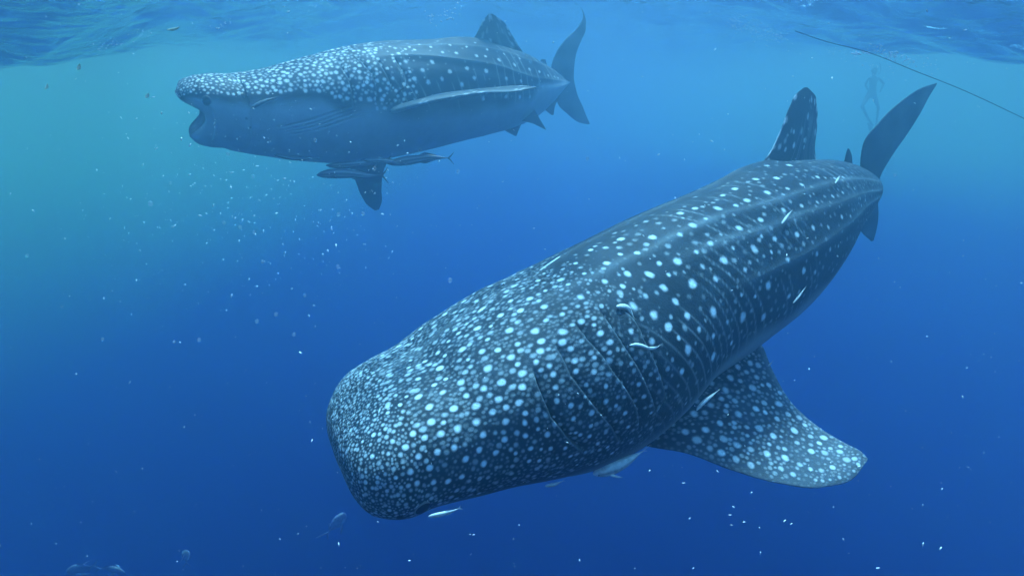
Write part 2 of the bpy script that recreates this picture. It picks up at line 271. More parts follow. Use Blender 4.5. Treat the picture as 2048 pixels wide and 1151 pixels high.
NEAR_SPOTS = [[0.461,0.3,0.02],[0.481,0.5,0.023],[0.418,0.21,0.017],[0.402,0.48,0.02],[0.448,0.58,0.017],[0.432,0.49,0.016],[0.333,0.27,0.019],[0.29,0.3,0.019],[0.273,0.38,0.016],[0.292,0.47,0.019],[0.331,0.56,0.021],[0.25,0.51,0.02],[0.27,0.65,0.022],[0.29,0.77,0.022],[0.432,0.82,0.023],[0.409,0.69,0.019],[0.375,0.59,0.019],[0.388,0.74,0.015],[0.381,0.92,0.025],[0.396,1.09,0.025],[0.405,1.25,0.025],[0.433,0.98,0.022],[0.468,1.12,0.026],[0.473,0.86,0.024],[0.518,1.09,0.025],[0.559,1.12,0.026],[0.519,0.87,0.019],[0.498,0.89,0.015],[0.522,0.6,0.024],[0.532,0.36,0.019],[0.502,0.64,0.017],[0.542,0.59,0.015],[0.568,0.52,0.025],[0.551,0.38,0.017],[0.62,0.36,0.021],[0.599,0.36,0.016],[0.607,0.61,0.023],[0.588,0.59,0.016],[0.659,0.38,0.02],[0.639,0.65,0.021],[0.681,0.53,0.022],[0.562,0.85,0.02],[0.595,0.88,0.019],[0.631,0.93,0.019],[0.659,1.0,0.016],[0.688,1.07,0.015],[0.592,1.13,0.019],[0.625,1.23,0.02],[0.654,1.28,0.016],[0.681,1.38,0.015],[0.723,1.13,0.014],[0.748,1.15,0.013],[0.784,1.18,0.012],[0.695,0.79,0.017],[0.668,0.74,0.015],[0.734,0.79,0.017],[0.735,0.38,0.021],[0.715,0.2,0.02],[0.594,1.38,0.018],[0.534,1.26,0.015],[0.558,1.51,0.025],[0.617,1.61,0.02],[0.638,1.73,0.015],[0.644,1.54,0.016],[0.672,1.63,0.015],[0.471,1.44,0.027],[0.515,1.67,0.028],[0.548,1.81,0.022],[0.433,1.14,0.02],[0.435,1.29,0.02],[0.442,1.46,0.016],[0.496,1.2,0.016],[0.459,1.61,0.016],[0.494,1.87,0.016],[0.418,1.52,0.027],[0.454,1.8,0.024],[0.378,1.24,0.018],[0.411,1.38,0.013],[0.488,1.61,0.015],[0.519,1.46,0.013],[0.536,1.54,0.012],[0.402,1.64,0.018],[0.455,0.79,0.015],[0.451,0.92,0.013],[0.492,1.04,0.015],[0.312,0.76,0.016],[0.3,0.62,0.015],[0.323,0.93,0.015],[0.322,0.84,0.012],[0.262,0.84,0.019],[0.232,0.76,0.019],[0.252,0.91,0.015],[0.285,0.85,0.018],[0.247,0.68,0.016],[0.232,0.95,0.019],[0.262,0.99,0.015],[0.289,0.93,0.015],[0.288,1.03,0.016],[0.262,1.07,0.014],[0.322,1.16,0.017],[0.359,1.06,0.016],[0.328,1.03,0.016],[0.366,0.4,0.014],[0.332,0.38,0.011],[0.306,0.3,0.014],[0.276,0.2,0.016],[0.379,0.24,0.014],[0.305,1.08,0.012],[0.3,1.18,0.014],[0.285,1.12,0.013],[0.743,0.85,0.013],[0.757,0.92,0.014],[0.778,0.94,0.012],[0.785,1.36,0.014],[0.737,1.48,0.015],[0.717,1.41,0.016],[0.782,1.48,0.012],[0.804,1.45,0.011],[0.607,1.81,0.013],[0.588,1.76,0.018],[0.692,1.69,0.012],[0.578,1.22,0.012],[0.536,1.02,0.013],[0.578,1.03,0.012],[0.316,0.11,0.016],[0.256,0.3,0.018],[0.239,0.35,0.012],[0.228,0.27,0.018],[0.212,0.17,0.014],[0.226,0.46,0.012],[0.199,0.38,0.019],[0.213,0.54,0.017],[0.174,0.18,0.017],[0.197,0.17,0.014],[0.195,0.52,0.011],[0.177,0.28,0.011],[0.147,0.16,0.014],[0.153,0.37,0.017],[0.124,0.34,0.014],[0.136,0.04,0.01],[0.127,0.12,0.01],[0.205,0.73,0.019],[0.226,0.63,0.016],[0.268,0.76,0.017],[0.165,0.68,0.019],[0.149,0.54,0.012],[0.133,0.53,0.012],[0.135,0.67,0.016],[0.117,0.76,0.017],[0.114,0.57,0.015],[0.159,0.85,0.016],[0.187,0.89,0.018],[0.209,0.93,0.017],[0.233,0.85,0.012],[0.225,1.06,0.018],[0.197,1.06,0.018],[0.165,1.01,0.018],[0.137,0.92,0.017],[0.215,1.18,0.017],[0.2,1.17,0.014],[0.183,1.16,0.017],[0.156,1.18,0.018],[0.193,1.3,0.018],[0.213,1.38,0.017],[0.217,1.3,0.015],[0.132,1.16,0.018],[0.113,0.94,0.017],[0.122,1.02,0.013],[0.116,1.13,0.016],[0.159,1.35,0.017],[0.186,1.47,0.016],[0.21,1.5,0.016],[0.235,1.55,0.016],[0.094,0.96,0.015],[0.103,1.08,0.013],[0.123,1.35,0.017],[0.15,1.48,0.016],[0.133,1.52,0.018],[0.109,1.32,0.015],[0.09,1.26,0.015],[0.08,1.07,0.015],[0.097,1.45,0.016],[0.112,1.65,0.016],[0.097,1.59,0.014],[0.154,1.61,0.016],[0.172,1.56,0.015],[0.127,1.66,0.015],[0.073,1.39,0.015],[0.077,1.54,0.014],[0.051,1.39,0.011],[0.097,0.54,0.012],[0.106,0.49,0.01],[0.079,0.53,0.011],[0.043,0.67,0.012],[0.034,0.96,0.012],[0.03,0.67,0.01],[0.259,1.18,0.015],[0.256,1.3,0.016],[0.268,1.37,0.014],[0.268,1.49,0.014],[0.269,1.61,0.012],[0.288,1.49,0.016],[0.286,1.59,0.013],[0.29,1.26,0.013],[0.283,1.33,0.012],[0.285,0.6,0.014],[0.213,1.62,0.014],[0.237,1.68,0.014],[0.249,1.43,0.009],[0.195,1.61,0.011],[0.309,1.33,0.014],[0.325,1.1,0.012],[0.342,1.27,0.012],[0.329,1.38,0.014],[0.346,1.46,0.013],[0.308,1.45,0.016],[0.318,1.52,0.013],[0.328,1.61,0.014],[0.339,1.58,0.011],[0.35,1.57,0.013],[0.343,1.66,0.013],[0.333,1.76,0.014],[0.298,1.8,0.014],[0.313,1.89,0.011],[0.323,2.02,0.015],[0.358,1.75,0.009],[0.285,1.69,0.013],[0.275,1.65,0.012],[0.265,1.61,0.01],[0.225,1.48,0.013],[0.255,1.72,0.013],[0.263,1.84,0.013],[0.276,2.02,0.01],[0.272,1.93,0.009],[0.225,1.66,0.012],[0.222,1.79,0.012],[0.209,1.75,0.012],[0.246,1.82,0.012]]
FAR_SPOTS = [[0.506,0.36,0.015],[0.549,0.44,0.017],[0.595,0.48,0.019],[0.575,0.38,0.015],[0.628,0.23,0.016],[0.639,0.45,0.018],[0.612,0.65,0.021],[0.642,0.69,0.024],[0.675,0.49,0.016],[0.708,0.29,0.017],[0.721,0.55,0.019],[0.684,0.74,0.024],[0.705,0.74,0.019],[0.512,0.59,0.024],[0.516,0.79,0.026],[0.574,0.85,0.027],[0.545,0.99,0.028],[0.607,1.07,0.027],[0.648,1.02,0.028],[0.691,1.08,0.031],[0.657,1.21,0.028],[0.581,1.19,0.025],[0.625,1.31,0.031],[0.738,1.21,0.027],[0.734,0.81,0.027],[0.772,0.87,0.028],[0.823,0.92,0.024],[0.856,0.96,0.023],[0.88,1.05,0.021],[0.903,1.07,0.019],[0.916,1.09,0.017],[0.805,0.65,0.018],[0.758,0.62,0.017],[0.518,1.12,0.028],[0.549,1.21,0.028],[0.512,1.23,0.018],[0.515,1.33,0.02],[0.488,1.35,0.022],[0.856,1.41,0.027],[0.733,1.59,0.028],[0.775,1.62,0.026],[0.81,1.63,0.025],[0.671,1.6,0.025],[0.84,1.49,0.02],[0.432,1.07,0.021],[0.433,1.22,0.018],[0.466,0.88,0.014],[0.458,1.15,0.014],[0.441,0.88,0.012],[0.428,0.93,0.014],[0.465,1.22,0.014],[0.432,1.4,0.021],[0.403,1.38,0.018],[0.415,1.54,0.016],[0.438,1.54,0.02],[0.492,1.2,0.025],[0.781,1.23,0.022],[0.18,0.58,0.022],[0.202,0.65,0.019],[0.226,0.5,0.02],[0.256,0.53,0.02],[0.28,0.65,0.023],[0.303,0.64,0.018],[0.329,0.57,0.015],[0.328,0.67,0.02],[0.352,0.78,0.022],[0.352,0.64,0.014],[0.378,0.71,0.017],[0.393,0.79,0.019],[0.379,0.9,0.024],[0.396,0.98,0.024],[0.406,1.08,0.021],[0.432,1.07,0.023],[0.382,1.13,0.023],[0.395,1.24,0.021],[0.432,1.23,0.021],[0.399,1.37,0.026],[0.433,1.39,0.025],[0.353,1.13,0.026],[0.339,1.24,0.024],[0.352,1.29,0.024],[0.326,1.16,0.02],[0.321,1.06,0.02],[0.353,1.01,0.021],[0.352,0.91,0.021],[0.333,0.99,0.02],[0.332,0.88,0.019],[0.306,0.89,0.02],[0.319,0.78,0.017],[0.282,0.82,0.018],[0.246,0.73,0.025],[0.23,0.75,0.023],[0.217,0.65,0.023],[0.25,0.85,0.02],[0.3,0.97,0.018],[0.289,0.93,0.017],[0.154,0.74,0.019],[0.173,0.77,0.019],[0.1,0.93,0.019],[0.195,0.95,0.016],[0.215,0.92,0.018],[0.442,0.88,0.018],[0.449,0.33,0.018],[0.469,0.18,0.015],[0.402,0.67,0.016],[0.395,0.42,0.016],[0.423,0.45,0.011],[0.416,0.95,0.016],[0.468,0.88,0.016],[0.456,1.14,0.018],[0.415,1.52,0.016],[0.435,1.54,0.02]]
NEAR_GILLS = [[[0.245,0.99],[0.243,1.09],[0.242,1.26],[0.243,1.41],[0.253,1.54],[0.263,1.66],[0.279,1.84]],[[0.278,0.88],[0.278,1.01],[0.278,1.13],[0.283,1.27],[0.288,1.37],[0.299,1.52],[0.313,1.67],[0.328,1.88]],[[0.306,0.78],[0.308,0.94],[0.315,1.1],[0.321,1.26],[0.332,1.44],[0.341,1.61],[0.346,1.81]],[[0.339,0.79],[0.339,0.96],[0.343,1.13],[0.349,1.3],[0.355,1.48],[0.359,1.6],[0.363,1.76]],[[0.366,0.87],[0.37,1.01],[0.369,1.17],[0.37,1.33],[0.373,1.48],[0.376,1.64],[0.375,1.72],[0.366,1.8]]]
FAR_GILLS = [[[0.372,0.46],[0.368,0.71],[0.37,0.94],[0.365,1.25],[0.36,1.53]],[[0.413,0.44],[0.419,0.75],[0.426,0.96],[0.425,1.19],[0.415,1.42]],[[0.454,0.7],[0.458,0.93],[0.461,1.11],[0.459,1.29]],[[0.496,0.72],[0.498,0.89],[0.496,1.03],[0.488,1.18]],[[0.501,0.96],[0.501,1.11],[0.496,1.22],[0.481,1.28],[0.461,1.39],[0.438,1.5]]]
PECTORAL_SPOTS = [[0.12,0.389,0.025],[0.177,0.466,0.022],[0.289,0.563,0.024],[0.365,0.73,0.027],[0.239,0.747,0.023],[0.266,0.841,0.023],[0.305,0.894,0.024],[0.255,0.658,0.024],[0.289,0.78,0.02],[0.344,0.827,0.022],[0.211,0.544,0.021],[0.3,0.695,0.019],[0.194,0.351,0.023],[0.294,0.408,0.025],[0.233,0.389,0.02],[0.272,0.296,0.025],[0.3,0.333,0.02],[0.205,0.279,0.031],[0.409,0.466,0.025],[0.355,0.544,0.02],[0.305,0.485,0.02],[0.446,0.621,0.023],[0.457,0.73,0.02],[0.51,0.855,0.028],[0.573,0.855,0.02],[0.547,0.713,0.021],[0.489,0.677,0.016],[0.515,0.505,0.026],[0.583,0.524,0.023],[0.639,0.73,0.025],[0.473,0.427,0.018],[0.42,0.389,0.017],[0.376,0.314,0.021],[0.355,0.212,0.025],[0.436,0.212,0.025],[0.494,0.228,0.025],[0.436,0.351,0.018],[0.305,0.152,0.023],[0.36,0.112,0.03],[0.233,0.181,0.021],[0.188,0.181,0.022],[0.547,0.261,0.022],[0.609,0.296,0.022],[0.679,0.333,0.023],[0.593,0.408,0.015],[0.654,0.446,0.018],[0.679,0.602,0.018],[0.748,0.583,0.021],[0.8,0.64,0.022],[0.758,0.882,0.023],[0.709,0.796,0.018],[0.659,0.894,0.017],[0.619,0.927,0.019],[0.758,0.764,0.017],[0.851,0.78,0.02],[0.895,0.621,0.021],[0.856,0.408,0.017],[0.824,0.314,0.017],[0.786,0.296,0.018],[0.743,0.314,0.018],[0.42,0.089,0.022],[0.468,0.1,0.025],[0.531,0.1,0.022],[0.588,0.1,0.022],[0.743,0.152,0.019],[0.689,0.181,0.018],[0.344,0.466,0.016],[0.36,0.427,0.018],[0.5,0.37,0.015],[0.949,0.505,0.011],[0.941,0.279,0.01],[0.899,0.166,0.011],[0.873,0.125,0.011],[0.847,0.112,0.011],[0.824,0.125,0.011],[0.414,0.882,0.019],[0.393,0.827,0.015],[0.478,0.946,0.018],[0.552,1.0,0.016],[0.842,0.882,0.015],[0.81,0.764,0.014],[0.925,0.695,0.015]]
# ------------------------------------------------------------------ the water: one body of blue water and the surface above it
def swell(x, y):
    """height of the sea surface: a swell that rises away from the camera between two lower troughs, with smaller waves"""
    ax = np.abs(x-.1); win = 1-smooth(1.2, 7.0, ax)
    yy = np.clip(y, 0, 80)
    z = .62+.16*win+2.3*np.tanh((yy*.115*win*2.1+.20*np.clip(yy-6.5, 0, 80)*(1-win))/2.3); q = .45+.5*win
    z = z+q*.10*np.sin(x*.85+y*.55+.4)+q*.07*np.sin(-x*.6+y*1.25+1)+.045*np.sin(x*2.1+y*1.5)+.03*np.sin(-x*1.4+y*3.1+2)
    return z+.02*np.sin(x*4.3-y*2.2)+.012*np.sin(x*2.7+y*6.1)
wm = bpy.data.materials.new('sea_water'); wm.use_nodes = True; nt = wm.node_tree; nt.nodes.clear()
out = N(nt, 'OutputMaterial'); pv = N(nt, 'VolumePrincipled')
pv.inputs['Color'].default_value = (.26, .51, .775, 1); pv.inputs['Absorption Color'].default_value = (0, 0, 0, 1)
pv.inputs['Density'].default_value = .076; pv.inputs['Anisotropy'].default_value = .84
nt.links.new(pv.outputs[0], out.inputs['Volume'])
X0, X1, Y0, Y1, Z0, Z1 = -70, 70, -35, 100, -55, 3.9
bv = np.array([(x, y, z) for x in (X0, X1) for y in (Y0, Y1) for z in (Z0, Z1)])
hz = mesh_obj('haze', bv, np.array([(0, 1, 3, 2), (4, 6, 7, 5), (0, 4, 5, 1), (2, 3, 7, 6), (0, 2, 6, 4), (1, 5, 7, 3)]), wm, smooth_=False)
tag(hz, kind='stuff')

def green_tint_box(x0, x1, y0, y1, z0, z1, col, den):
    """a box of greener water added to tint the blue teal, of even density"""
    m = bpy.data.materials.new('green_tint'); m.use_nodes = True; t = m.node_tree; t.nodes.clear()
    o_ = N(t, 'OutputMaterial'); p_ = N(t, 'VolumePrincipled'); t.links.new(p_.outputs[0], o_.inputs['Volume'])
    p_.inputs['Color'].default_value = (*col, 1); p_.inputs['Absorption Color'].default_value = (0, 0, 0, 1)
    p_.inputs['Density'].default_value = den; p_.inputs['Anisotropy'].default_value = .6
    v = np.array([(x, y, z) for x in (x0, x1) for y in (y0, y1) for z in (z0, z1)])
    tag(mesh_obj('haze', v, np.array([(0, 1, 3, 2), (4, 6, 7, 5), (0, 4, 5, 1), (2, 3, 7, 6), (0, 2, 6, 4), (1, 5, 7, 3)]), m, smooth_=False), kind='stuff')
green_tint_box(-60, 60, -30, 90, -1.4, 3.6, (.45, .93, .5), .011)  # green volumes added for a teal tint: top layer, then left and right
green_tint_box(-60.5, -7.0, 3, 70, -4.0, 3.7, (.5, .95, .40), .046)
green_tint_box(8.6, 60.5, 5, 70, -1.8, 3.75, (.5, .95, .42), .033)

def axis_pts(lo, hi, c0, c1, fine, coarse):
    a = [c0-coarse*(1.12**k-1)/.12 for k in range(60)]; a = [v for v in a if v > lo][::-1]
    b = [c1+coarse*(1.12**k-1)/.12 for k in range(60)]; b = [v for v in b if v < hi]
    return np.array([lo]+a[:-1]+list(np.arange(c0, c1, fine))+b+[hi])
gx = axis_pts(X0+2, X1-2, -9, 9, .06, .08); gy = axis_pts(Y0+2, Y1-2, -1, 14, .06, .08)
GX, GY = np.meshgrid(gx, gy)
SV = np.stack([GX, GY, swell(GX, GY)], -1)
sm = bpy.data.materials.new('sea_surface'); sm.use_nodes = True; nt = sm.node_tree; nt.nodes.clear()
out = N(nt, 'OutputMaterial'); mix = N(nt, 'MixShader'); tr = N(nt, 'BsdfTransparent'); gl = N(nt, 'BsdfGlossy'); fr = N(nt, 'Fresnel')
fr.inputs['IOR'].default_value = 1.33; gl.inputs['Roughness'].default_value = .08; gl.inputs['Color'].default_value = (.95, .97, 1, 1)
tr.inputs['Color'].default_value = (.36, .78, 1.0, 1)
tc = N(nt, 'TexCoord'); mp = N(nt, 'Mapping'); mp.inputs['Scale'].default_value = (1.3, .45, 1); mp.inputs['Rotation'].default_value = (0, 0, .5)
nt.links.new(tc.outputs['Object'], mp.inputs[0])
h = math_(nt, 'ADD', math_(nt, 'MULTIPLY', noise(nt, .9, 2.5, .5, mp.outputs[0], .8), 1.), math_(nt, 'MULTIPLY', noise(nt, 3.6, 4, .6, mp.outputs[0], .6), .17))
nb = bump(nt, h, .38, 1.)
nt.links.new(nb, fr.inputs['Normal']); nt.links.new(nb, gl.inputs['Normal'])
nt.links.new(fr.outputs[0], mix.inputs[0]); nt.links.new(tr.outputs[0], mix.inputs[1]); nt.links.new(gl.outputs[0], mix.inputs[2])
nt.links.new(mix.outputs[0], out.inputs[0])
sea = mesh_obj('water_surface', SV, grid_faces(len(gy), len(gx), wrap=False), sm); tag(sea, kind='structure')

# ------------------------------------------------------------------ whale sharks
def paint(B, F, spots, ragged=.13, seed=1, edge=.45):
    """pale spots as pigment: (u, phi, radius, strength[, stretch along the body]) measured over the skin in metres"""
    nu, nph = F.shape; us, ph, V = B.us, B.ph, B.V
    rough = fnoise(V, 90, seed)*ragged+fnoise(V, 220, seed+1)*ragged*.5
    dj = np.median(np.linalg.norm(np.diff(V[::10, ::10], axis=1), axis=-1))
    for sp in spots:
        u, p, r, st = sp[:4]; el = sp[4] if len(sp) > 4 else 1.
        i = int(np.searchsorted(us, u)); i = min(max(i, 0), nu-1)
        j = int(round((p-ph[0])/(ph[1]-ph[0]))) % nph
        R_ = r*1.5*max(1, el)
        i0 = int(np.searchsorted(B.L, B.L[i]-R_*1.6)); i1 = int(np.searchsorted(B.L, B.L[i]+R_*1.6))+1
        stp = np.linalg.norm(V[i, (j+1) % nph]-V[i, j])+1e-6
        dw = int(min(nph//2-1 if u < .03 else nph//3, R_*1.5/stp+2)); jj = (np.arange(j-dw, j+dw+1)) % nph
        sub = V[i0:i1][:, jj]; d = sub-V[i, j]
        if el != 1:
            al = np.sum(d*B.T[i], -1); d = d-(al*(1-1/el))[..., None]*B.T[i]
        dist = np.linalg.norm(d, axis=-1)/r+rough[i0:i1][:, jj]
        v = st*(1-smooth(1-edge, 1+edge*.6, dist))
        F[i0:i1, jj[0]:jj[-1]+1] = np.maximum(F[i0:i1, jj[0]:jj[-1]+1], v) if jj[0] < jj[-1] else F[i0:i1, jj[0]:jj[-1]+1]
        if jj[0] >= jj[-1]:
            for q, jq in enumerate(jj): F[i0:i1, jq] = np.maximum(F[i0:i1, jq], v[:, q])
def scatter(B, n, rad, plim, fixed, gap, seed, umax=1.):
    """small irregular spots thrown between the large ones, none overlapping"""
    rnd = random.Random(seed); cell = .05; grid = {}; res = []
    def key(p): return (int(p[0]//cell), int(p[1]//cell), int(p[2]//cell))
    def ok(p, r):
        k = key(p); m = 2 if r > .02 else 1
        for a in range(-m, m+1):
            for b in range(-m, m+1):
                for c in range(-m, m+1):
                    for (q, rq) in grid.get((k[0]+a, k[1]+b, k[2]+c), ()):
                        dd = (q[0]-p[0])**2+(q[1]-p[1])**2+(q[2]-p[2])**2
                        if dd < ((r+rq)*gap)**2: return False
        return True
    nu, nph = B.V.shape[:2]
    def pos(u, p):
        i = min(int(np.searchsorted(B.us, u)), nu-1); j = int(round((p-B.ph[0])/(B.ph[1]-B.ph[0]))) % nph
        return B.V[i, j]
    for s_ in fixed:
        p = pos(s_[0], s_[1]); grid.setdefault(key(p), []).append((p, s_[2]*.95))
    for _ in range(n):
        u = rnd.random()**1.5*umax; lim = plim(u); p = rnd.uniform(-lim, lim)
        r, st = rad(u, p, rnd)
        if r <= 0: continue
        q = pos(u, p)
        if ok(q, r):
            grid.setdefault(key(q), []).append((q, r)); res.append((u, p, r, st))
    return res

def shark(spec, spots, gills, fins, mat, name, label, near, belly_u, belly_p, fin_spots=None):
    if near:
        us = np.concatenate([np.linspace(0, .02, 40)[:-1], np.linspace(.02, .11, 220)[:-1], np.linspace(.11, .26, 200)[:-1], np.linspace(.26, .45, 150)[:-1], np.linspace(.45, 1, 270)])
        nph = 900
    else:
        us = np.concatenate([np.linspace(0, .3, 330)[:-1], np.linspace(.3, 1, 400)]); nph = 560
    ph = np.linspace(-np.pi, np.pi, nph, endpoint=False)
    B = Body(spec, us, ph); Nn = B.normals(); V = B.V
    ap = B.apos; L = B.L
    blim = np.interp(us, belly_u, belly_p)
    wob = fnoise(V, 3.0, 4)*.10+fnoise(V, 11, 5)*.05
    belly = smooth(-.05, .28, ap[None, :]-blim[:, None]+wob)
    F = np.zeros(V.shape[:2]); crease = np.zeros_like(F)
    # gill slits: a flap edge with a recess behind it
    disp = np.zeros_like(F); hg = .032 if near else .034
    for side in (1, -1):
        for gl_ in gills:
            gp = np.array([g[1] for g in gl_]); gu = np.array([g[0] for g in gl_])
            gp = np.maximum.accumulate(gp+np.arange(len(gp))*1e-4)
            pj = ap*1.
            msk = (np.sign(ph) == side) & (pj > gp[0]-.06) & (pj < gp[-1]+.06)
            jj = np.where(msk)[0]
            ug = np.interp(pj[jj], gp, gu)
            Lg = np.interp(ug, us, L)
            dl = L[:, None]-Lg[None, :]+fnoise(V[:, jj], 25, 8)*.003
            end = (smooth(gp[0]-.06, gp[0]+.10, pj[jj])*(1-smooth(gp[-1]-.10, gp[-1]+.06, pj[jj])))[None, :]
            sw = .006 if near else .008
            prof = np.where(dl > 0, -np.exp(-dl/.04), .45*np.exp(dl/.05))*smooth(-0, 1, np.abs(dl)/sw)
            prof = np.where(np.abs(dl) < .3, prof, 0)
            disp[:, jj] += hg*prof*end
            cr = np.exp(-((dl-.7*sw)/(sw*1.0))**2)*end
            crease[:, jj] = np.maximum(crease[:, jj], cr*(1. if near else .6))
            lip = np.exp(-((dl+1.2*sw)/(sw*1.1))**2)*end
            F[:, jj] = np.maximum(F[:, jj], lip*.12)
    if not near:     # low wrinkles behind the jaw
        for k, (du, dph) in enumerate([(0, 0), (.012, .045), (.02, .09), (.03, .14)]):
            uu = np.linspace(.20+du, .35+du, 60); pp = np.interp(uu, [.2+du, .35+du], [1.72+dph, 1.45+dph])
            pc = np.interp(us, uu, pp); win = smooth(.19+du, .24+du, us)*(1-smooth(.31+du, .37+du, us))
            disp -= .018*win[:, None]*np.exp(-((np.abs(ph)[None, :]-pc[:, None])/.018)**2)*(ph > 0)[None, :]
    # skin rising into the root of the dorsal fin
    rad = np.linalg.norm(V-B.C[:, None], axis=-1)
    win = smooth(.62, .70, us)*(1-smooth(.745, .775, us))
    disp += .035*win[:, None]*np.exp(-(np.abs(ph)[None, :]*rad/.13)**1.5)
    # a little unevenness of the flesh
    disp += .004*fnoise(V, 6, 21)
    B.V = V = V+Nn*disp[..., None]
    Nn = B.normals()
    lim = lambda u: float(np.interp(u, belly_u, belly_p))
    rr = random.Random(15)
    if near:
        def rad_(u, p, r_):
            a = abs(p)
            if u < .42 and r_.random() < np.interp(u, [.35, .42], [1, .3]):
                b = np.interp(u, [0, .04, .07, .11, .18, .26, .34], [.0078, .0088, .0105, .0118, .0122, .0122, .011])
                if u > .08 and a > 1.35: b = min(b, .018)
                if u > .12 and a < .5 and p < 0: b *= 1.15
                big = r_.random() < (.5 if u < .1 else .32)
                return (b if big else b*r_.uniform(.5, .78)), (r_.uniform(.32, .66) if big else r_.uniform(.08, .32)) if u > .1 else (r_.uniform(.45, .72) if big else r_.uniform(.2, .5))
            if a > 1.6: return r_.uniform(.012, .017), r_.uniform(.15, .4)
            return r_.uniform(.011, .021)*float(np.interp(u, [.4, 1], [1., .7])), r_.uniform(.12, .55)
        fill = scatter(B, 60000, rad_, lim, spots, 1.22, 3, .42); fill = [f for f in fill if rr.random() < np.interp(f[0], [.33, .42], [1, 0])]
        fill += scatter(B, 6000, rad_, lim, spots, 1.75, 5, 1.)
        nf = len(fill); rd = random.Random(2)
        fill += scatter(B, 26000, rad_, lim, spots+[f[:3] for f in fill if f[0] < .2], 1.12, 6, .16)
        fill = fill[:nf]+[f for f in fill[nf:] if rd.random() < np.interp(f[0], [.05, .16], [1, .05])]
        fill = [f for f in fill if not (f[0] > .36 and abs(f[1]) < .12)]
    else:
        def rad_(u, p, r_):
            b = np.interp(u, [0, .03, .08, .14, .25, .4, .5], [.0135, .015, .018, .0225, .027, .027, .022])
            big = r_.random() < .6
            return (b if big else b*.65), (r_.uniform(.75, 1.) if big else r_.uniform(.35, .7))
        fill = scatter(B, 14000, rad_, lambda u: lim(u)-.03, spots, 1.18, 7, .56); fill = [f for f in fill if rr.random() < np.interp(f[0], [.42, .56], [1, .05])]
        fill += [(a, b, .018, .3) for a, b, c, d in scatter(B, 500, lambda u, p, r_: (.03, .3) if u > .45 else (0, 0), lim, spots, 1.6, 9, 1.)]
    rr = random.Random(5)
    body_spots = [(a, b, c*(float(np.interp(a, [.3, .45], [.86, 1.12])) if near else 1.22), rr.uniform(.82, 1.), (1.25 if near and a < .34 and abs(b) < 1.3 and a > .1 else 1.)) for a, b, c in spots]
    mirror = [(a, -b, c, .9) for a, b, c in spots if b > .25]
    paint(B, F, [f+((1.4 if near and .1 < f[0] < .33 and abs(f[1]) < 1.3 else 1.),) for f in fill], .2, 2, .62)
    paint(B, F, mirror, .12, 3)
    paint(B, F, body_spots, .18, 4, .6)
    # faint pale bars and broken lines between the spots, behind the gills
    arc = ap[None, :]*rad
    spc = .115 if near else .17
    warp = fnoise(V, 1.9, 11)*.13+fnoise(V, 5, 12)*.035+fnoise(V, 13, 15)*.01
    slant = np.interp(us, [.3, .5, .75, 1], [.75, .30, .12, .05])[:, None]
    t = (L[:, None]-slant*arc*1.2+warp)/spc
    dd = np.abs((t % 1)-.5)*spc
    brk = smooth(.05, .7, fnoise(V, 6.5, 13)+.5*fnoise(V, 17, 14))
    wln = .0085 if near else .011
    env = smooth(.33, .42, us)[:, None]*smooth(.08, .3, ap)[None, :]*(1-belly)
    F = np.maximum(F, (.21 if near else .36)*np.exp(-(dd/wln)**2)*brk*env)
    # ridge crests painted paler, as if lit from above
    for (uu, pp, amp, wd) in spec['ridges']:
        pk = np.interp(us, uu, pp)[:, None]; am = smooth(uu[0], uu[0]+.08, us)[:, None]
        F = np.maximum(F, am*((.15 if near else .10) if uu[0] > .15 else .08)*np.exp(-((ap[None, :]-pk)/(wd*.7))**2)*(.6+.4*brk))
    if near:          # specular streaks painted as pale colour along the midline of the back
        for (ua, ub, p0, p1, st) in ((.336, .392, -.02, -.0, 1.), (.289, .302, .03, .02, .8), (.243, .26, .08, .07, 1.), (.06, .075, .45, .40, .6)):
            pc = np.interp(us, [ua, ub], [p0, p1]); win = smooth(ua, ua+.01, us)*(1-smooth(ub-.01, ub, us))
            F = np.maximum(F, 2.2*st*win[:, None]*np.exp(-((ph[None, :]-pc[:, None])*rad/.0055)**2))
    F = F*(1-.85*smooth(0.3, 1, belly))
    # dark of the mouth corner
    for (u, p, r, st) in ((.047, 2.03, .03, .9),) if near else ((.105, 1.56, .02, .5), (.118, 1.75, .016, .6)):
        i = np.searchsorted(us, u); j = int((p+np.pi)/(2*np.pi)*nph)
        for jx in (j, nph-j):
            crease = np.maximum(crease, st*(1-smooth(.4, 1.1, np.linalg.norm(V-V[i, jx], axis=-1)/r)))
    P_ = Parts()
    if near:
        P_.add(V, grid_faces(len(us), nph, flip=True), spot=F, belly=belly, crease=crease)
    else:
        # open mouth: the lip rolls over into a dark throat
        rim = V[0]; rows = []; Trow = B.T[0]; c0 = rim.mean(0)
        for k, (back, sc_) in enumerate(((-.008, .985), (-.008, .955), (.01, .925), (.06, .90), (.15, .88), (.3, .84), (.5, .76), (.7, .6), (.85, .35), (.9, .02))):
            rows.append(c0+(rim-c0)*sc_+Trow*back)
        inner = np.array(rows)[::-1]
        allV = np.concatenate([inner, V]); z = np.zeros(inner.shape[:2])
        lipmark = z.copy(); lipmark[-3:-1] = .9
        bl = z.copy(); bl[-2:] = .5
        P_.add(allV, grid_faces(len(allV), nph, flip=True), spot=np.concatenate([z, F]), belly=np.concatenate([bl+.45, belly]), crease=np.concatenate([lipmark, crease]))
        nV = len(allV)
    # closing the tail base
    nfin = dict(dorsal=.055, second=.03, upper=.06, lower=.055, pect=.075, right=.06, pelvic=.03, rpelvic=.03, anal=.03)
    rr = random.Random(8)
